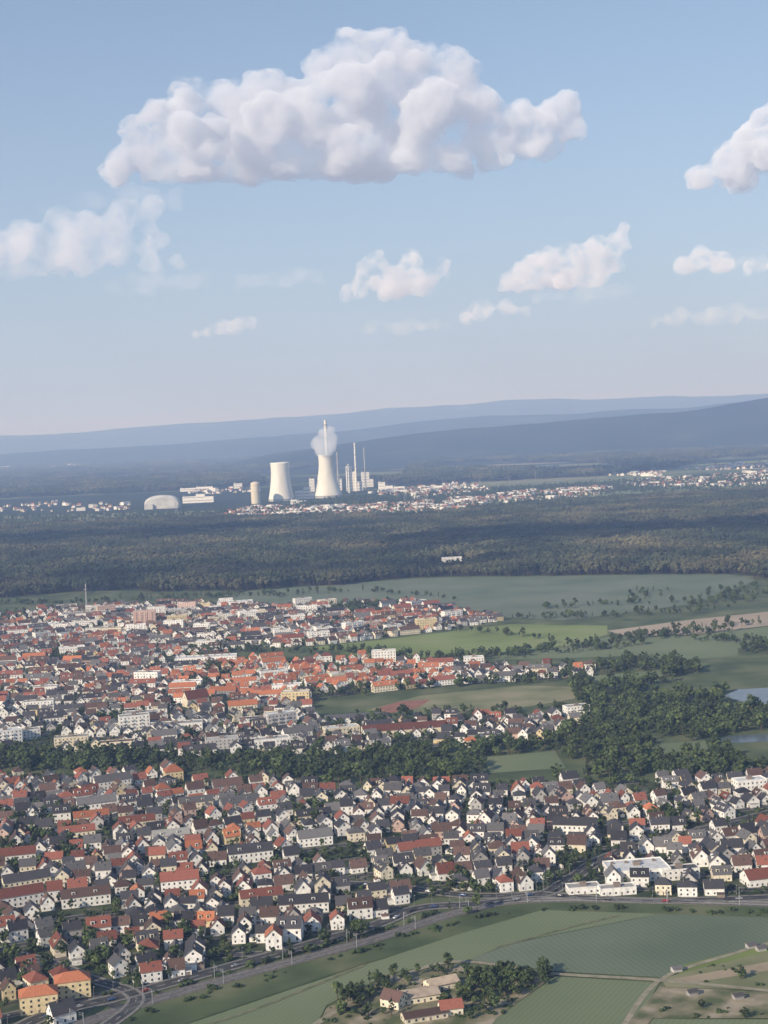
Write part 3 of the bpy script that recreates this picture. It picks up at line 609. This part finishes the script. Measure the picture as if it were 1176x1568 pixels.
def pylon(u,v_,h=52):
    x,y=S(u,v_); b=B()
    for sx,sy in ((-1,-1),(1,-1),(-1,1),(1,1)): b.face([(sx*4,sy*4,0),(sx*4+.5,sy*4,0),(sx*.5+.2,sy*.5,h),(sx*.5,sy*.5,h)])
    for z in np.arange(4,h-3,5):
        w0=4*(1-z/h)+.5; w1=4*(1-(z+5)/h)+.5
        for s_ in (-1,1): b.face([(-w0,s_*w0,z),(-w0+.3,s_*w0,z),(w1,s_*w1,z+5),(w1-.3,s_*w1,z+5)]); b.face([(w0,s_*w0,z),(w0-.3,s_*w0,z),(-w1,s_*w1,z+5),(-w1+.3,s_*w1,z+5)])
    for z,wd in ((h*.62,9),(h*.76,12),(h*.9,7)): b.box(-wd,wd,-.3,.3,z,z+.7)
    add("power_pylon",b.mesh("power_pylon",[STEEL]),(x,y,0),.4)
for u,v_ in ((30,755),(42,754),(620,772),(690,760),(735,752),(780,745),(820,735),(840,724),(915,712),(1010,742),(1090,735),(270,790),(160,795)): pylon(u,v_)
# ---------------------------------------------------------------- hills
def hp_(D,prof):
    xs=[(u-CX)/F*D for u,_ in prof]; zs=[H+p*D/F for _,p in prof]; return lambda x: np.interp(x,xs,zs)
r1=hp_(30000,[(-1500,20),(-600,10),(0,13),(120,13),(200,17),(400,22),(520,24),(600,30),(720,30),(800,35),(860,33),(920,29),(1000,30),(1060,27),(1176,26),(1500,34),(2400,40)])
r2=hp_(13500,[(-1500,-48),(330,-48),(430,-28),(540,-15),(620,-10),(700,-4),(780,-7),(900,0),(1000,5),(1040,6),(1100,13),(1176,21),(1400,34),(2400,30)])
r3=hp_(20000,[(-1500,-10),(-300,-14),(0,-16),(300,-10),(500,-2),(700,12),(760,14),(900,10),(1050,12),(1176,20),(2400,20)])
b=B(); X=np.linspace(-16000,16000,300); Y=np.linspace(10500,34500,110)
for y in Y:
    for x in X:
        n1=mnoise.fractal(Vector((x/1800,y/3000,0)),1.0,2.0,5)*55
        z=0
        for rf,D,wd in ((r1,30000,2800),(r3,20000,1500),(r2,13500,1200)):
            xx=x*D/max(y,1) ; g=math.exp(-((y-D)/wd)**2); z=max(z,(float(rf(xx))+n1*.7)*g)
        b.v.append((x,y,z-4))
nx=len(X)
for j in range(len(Y)-1):
    for i in range(nx-1): b.f.append((j*nx+i,j*nx+i+1,(j+1)*nx+i+1,(j+1)*nx+i)); b.m.append(0)
HM=mat("wooded_hill",[(.012,.020,.013),(.022,.032,.019),(.10,.115,.065)],scale=.0014,detail=9,contrast=(.38,.78))
add("hills",b.mesh("hills",[HM],smooth=True))
# ---------------------------------------------------------------- clouds
def cmat(name,dens,em=(.215,.225,.265),nscale=1/150,het=True,lo=.36,hi=.54):
    m=bpy.data.materials.new(name); m.use_nodes=True; n=m.node_tree; n.nodes.remove(n.nodes['Principled BSDF']); out=n.nodes['Material Output']
    vs=n.nodes.new('ShaderNodeVolumeScatter'); vs.inputs['Color'].default_value=(1,.975,.93,1); vs.inputs['Density'].default_value=dens; vs.inputs['Anisotropy'].default_value=-.28
    e=n.nodes.new('ShaderNodeEmission'); e.inputs[0].default_value=(*em,1); e.inputs[1].default_value=dens  # vapour given its own glow, standing in for multiply scattered light
    if het:
        g=n.nodes.new('ShaderNodeNewGeometry'); t=n.nodes.new('ShaderNodeTexNoise'); t.inputs['Scale'].default_value=nscale; t.inputs['Detail'].default_value=3.5; t.inputs['Roughness'].default_value=.6
        mr=n.nodes.new('ShaderNodeMapRange'); mr.interpolation_type='SMOOTHSTEP'; mr.inputs[1].default_value=lo; mr.inputs[2].default_value=hi; mr.inputs[3].default_value=0.03*dens; mr.inputs[4].default_value=dens
        n.links.new(g.outputs['Position'],t.inputs['Vector']); n.links.new(t.outputs['Fac'],mr.inputs[0]); n.links.new(mr.outputs[0],vs.inputs['Density']); n.links.new(mr.outputs[0],e.inputs[1])
    a=n.nodes.new('ShaderNodeAddShader'); n.links.new(vs.outputs[0],a.inputs[0]); n.links.new(e.outputs[0],a.inputs[1]); n.links.new(a.outputs[0],out.inputs['Volume']); return m
C1=cmat("cumulus_vapour",.018,lo=.38,hi=.58); C2=cmat("thin_cumulus_vapour",.0038,em=(.33,.31,.33),nscale=1/230,lo=.36,hi=.6); C3=cmat("distant_cumulus_vapour",.0075,em=(.33,.30,.31),nscale=1/200,lo=.38,hi=.6); CS=cmat("dense_vapour",.012,het=False)
def cloud(name,ctr,puffs,k,m,vox,depth=.5,seed=0,disp=60,sub=9):
    """puffs: (x,z,r) in local units, k metres per unit; base at z=0"""
    R=np.random.default_rng(seed); b=B(); L=[]
    for x,z,r in puffs:
        L.append((x,R.uniform(-.2,.2)*r,z,r))
        for i in range(4): L.append((x+R.normal(0,.4)*r,R.normal(0,depth)*r*1.6,z*R.uniform(.4,1),r*R.uniform(.5,.85)))
    M=[]
    for x,y,z,r in L:
        M.append((x,y,z,r))
        for i in range(sub):
            d_=R.normal(size=3); d_/=np.linalg.norm(d_); d_[2]=abs(d_[2])*.9-.1; q=r*R.uniform(.16,.42); M.append((x+d_[0]*r*.94,y+d_[1]*r*.94,z+d_[2]*r*.94,q))
    for x,y,z,r in M:
        base=len(b.v); q=ICO2*r+np.array((x,y,z)); zz=q[:,2]; q[:,2]=np.where(zz<0,zz*.12,zz); b.v+=[tuple(t*k) for t in q]; b.f+=[tuple(base+i for i in f) for f in ICO2F]; b.m+=[0]*len(ICO2F)
    o=add(name,b.mesh(name,[m]),ctr)
    rm=o.modifiers.new("skin",'REMESH'); rm.mode='VOXEL'; rm.voxel_size=vox
    t=bpy.data.textures.new("billow",'CLOUDS'); t.noise_scale=disp*2.2; t.noise_depth=5; t.noise_type='HARD_NOISE'
    d_=o.modifiers.new("billow",'DISPLACE'); d_.texture=t; d_.texture_coords='GLOBAL'; d_.strength=disp; d_.mid_level=.4; return o
def cpos(u,v_,z):
    d=sight(u,v_); t=(z-H)/d.z; return Vector((d.x*t,d.y*t,z)), t/ F
def px_cloud(name,u,vb,puffs,m,z=1300,vox=None,seed=0,disp=22,depth=.5,sub=9):
    c,k=cpos(u,vb,z); P=[((a-u),(vb-b_),r) for a,b_,r in puffs]; cr,sr=math.cos(ROLL),math.sin(ROLL)
    P=[(x*cr+z_*sr, z_*cr-x*sr, r) for x,z_,r in P]
    return cloud(name,c,P,k,m,vox or 4.5*k,depth,seed,disp*k,sub)
px_cloud("cumulus_cloud",520,270,[(190,245,28),(235,235,40),(290,215,55),(330,165,48),(300,150,36),(385,180,58),(405,145,42),(450,170,52),(470,215,55),(500,105,38),(535,75,33),(560,130,60),(590,82,42),(640,110,48),(640,170,60),(690,120,45),(720,165,48),(740,200,40),(560,220,50),(640,225,40),(800,190,38),(845,178,32),(790,215,28),(868,160,24),(380,240,40),(250,180,30),(210,200,25),(180,266,22),(240,266,24),(300,266,34),(370,266,36),(440,266,38),(520,262,42),(600,258,40),(690,248,38),(760,235,32),(820,215,24)],C1,seed=3,disp=22,sub=12)
px_cloud("cumulus_cloud",1150,286,[(1070,268,22),(1115,250,30),(1150,225,38),(1175,200,38),(1220,220,60),(1280,230,60),(1130,270,25)],C1,seed=4)
px_cloud("cumulus_cloud",90,425,[(-60,385,46),(0,385,38),(40,370,36),(95,355,38),(130,350,34),(190,330,26),(235,322,20),(80,395,30),(130,395,30),(225,385,18),(180,370,26),(270,400,16),(20,410,26)],C2,seed=5,disp=20)
px_cloud("cumulus_cloud",600,460,[(540,442,16),(565,418,22),(575,395,15),(610,425,24),(630,395,18),(660,425,18),(680,405,14),(640,440,18),(530,455,12),(600,445,18)],C3,seed=6,disp=15)
px_cloud("cumulus_cloud",860,445,[(790,428,22),(830,410,30),(870,398,30),(910,388,28),(945,375,20),(820,432,20),(900,420,22),(957,350,11),(775,435,12),(860,430,20)],C3,seed=7,disp=16)
px_cloud("cumulus_cloud",1080,424,[(1045,405,16),(1075,392,19),(1105,400,18),(1150,408,15),(1190,405,18)],C3,seed=8,disp=12)
px_cloud("cumulus_cloud",740,496,[(712,486,13),(740,472,17),(775,468,14),(805,476,10)],C2,seed=9,disp=10)
px_cloud("cumulus_cloud",350,516,[(300,512,9),(320,508,11),(340,500,14),(365,496,13),(385,490,10)],C2,seed=10,disp=9)
FV=cmat("faint_vapour",.0013,em=(.34,.32,.34),nscale=1/300,lo=.35,hi=.6)
def wisp(u,v_,wx,n,r,seed):
    R=np.random.default_rng(seed); px_cloud("thin_cloud",u,v_+r,[(u+t*wx-abs(0)*0,v_-t*wx*.06+R.uniform(-.3,.3)*r,r*R.uniform(.7,1.15)*(1-.4*abs(t))) for t in np.linspace(-1,1,n)],FV,seed=seed,disp=r*.8)
wisp(610,500,75,9,15,11); wisp(430,425,60,8,18,12); wisp(240,430,75,9,22,14); wisp(1110,480,110,11,17,13); wisp(900,448,80,9,16,15); wisp(1160,402,60,7,20,17); wisp(170,300,100,9,26,18)
def shadowcloud(u,v_,wx,seed,z=1400):
    x,y=S(u,v_); q=z/math.tan(sun_el); R=np.random.default_rng(seed)
    P=[(R.uniform(-1,1)*wx,abs(R.normal(0,.15))*wx*.3,R.uniform(.18,.3)*wx) for _ in range(9)]
    cloud("cumulus_cloud",(x+sh.x*q,y+sh.y*q,z),P,1.0,CS,35,.4,seed,60,4)
shadowcloud(60,832,520,21); shadowcloud(560,880,330,22); shadowcloud(1000,820,620,23); shadowcloud(180,892,330,24)
x,y,k=at(502,762)
cloud("steam_plume",(x-3*k,y,hT*.97),[(0,2,10),(1,9,13),(7,16,14),(-7,20,13),(11,26,12),(2,33,11),(12,38,8)],k,cmat("steam",.014,(.22,.24,.27),het=False),1.5*k,.4,31,4*k)
# ---------------------------------------------------------------- haze layer
me=bpy.data.meshes.new("atmosphere_haze"); bm=bmesh.new(); bmesh.ops.create_cube(bm,size=1); bm.to_mesh(me); bm.free()
o=add("atmosphere_haze",me,(0,33000,420)); o.scale=(110000,72000,1240)
m=bpy.data.materials.new("haze"); m.use_nodes=True; n=m.node_tree; n.nodes.remove(n.nodes['Principled BSDF']); vs=n.nodes.new('ShaderNodeVolumeScatter'); vs.inputs['Color'].default_value=(.46,.66,1.0,1); vs.inputs['Density'].default_value=1/13500; vs.inputs['Anisotropy'].default_value=0.0
em=n.nodes.new('ShaderNodeEmission'); em.inputs[0].default_value=(.03,.055,.16,1); em.inputs[1].default_value=1/13500  # blue glow added in place of higher-order sky scattering
ad=n.nodes.new('ShaderNodeAddShader'); n.links.new(vs.outputs[0],ad.inputs[0]); n.links.new(em.outputs[0],ad.inputs[1])
n.links.new(ad.outputs[0],n.nodes['Material Output'].inputs['Volume']); me.materials.append(m)
print("objects",len(bpy.data.objects),"houses",sum(o.name.startswith('house') for o in bpy.data.objects))
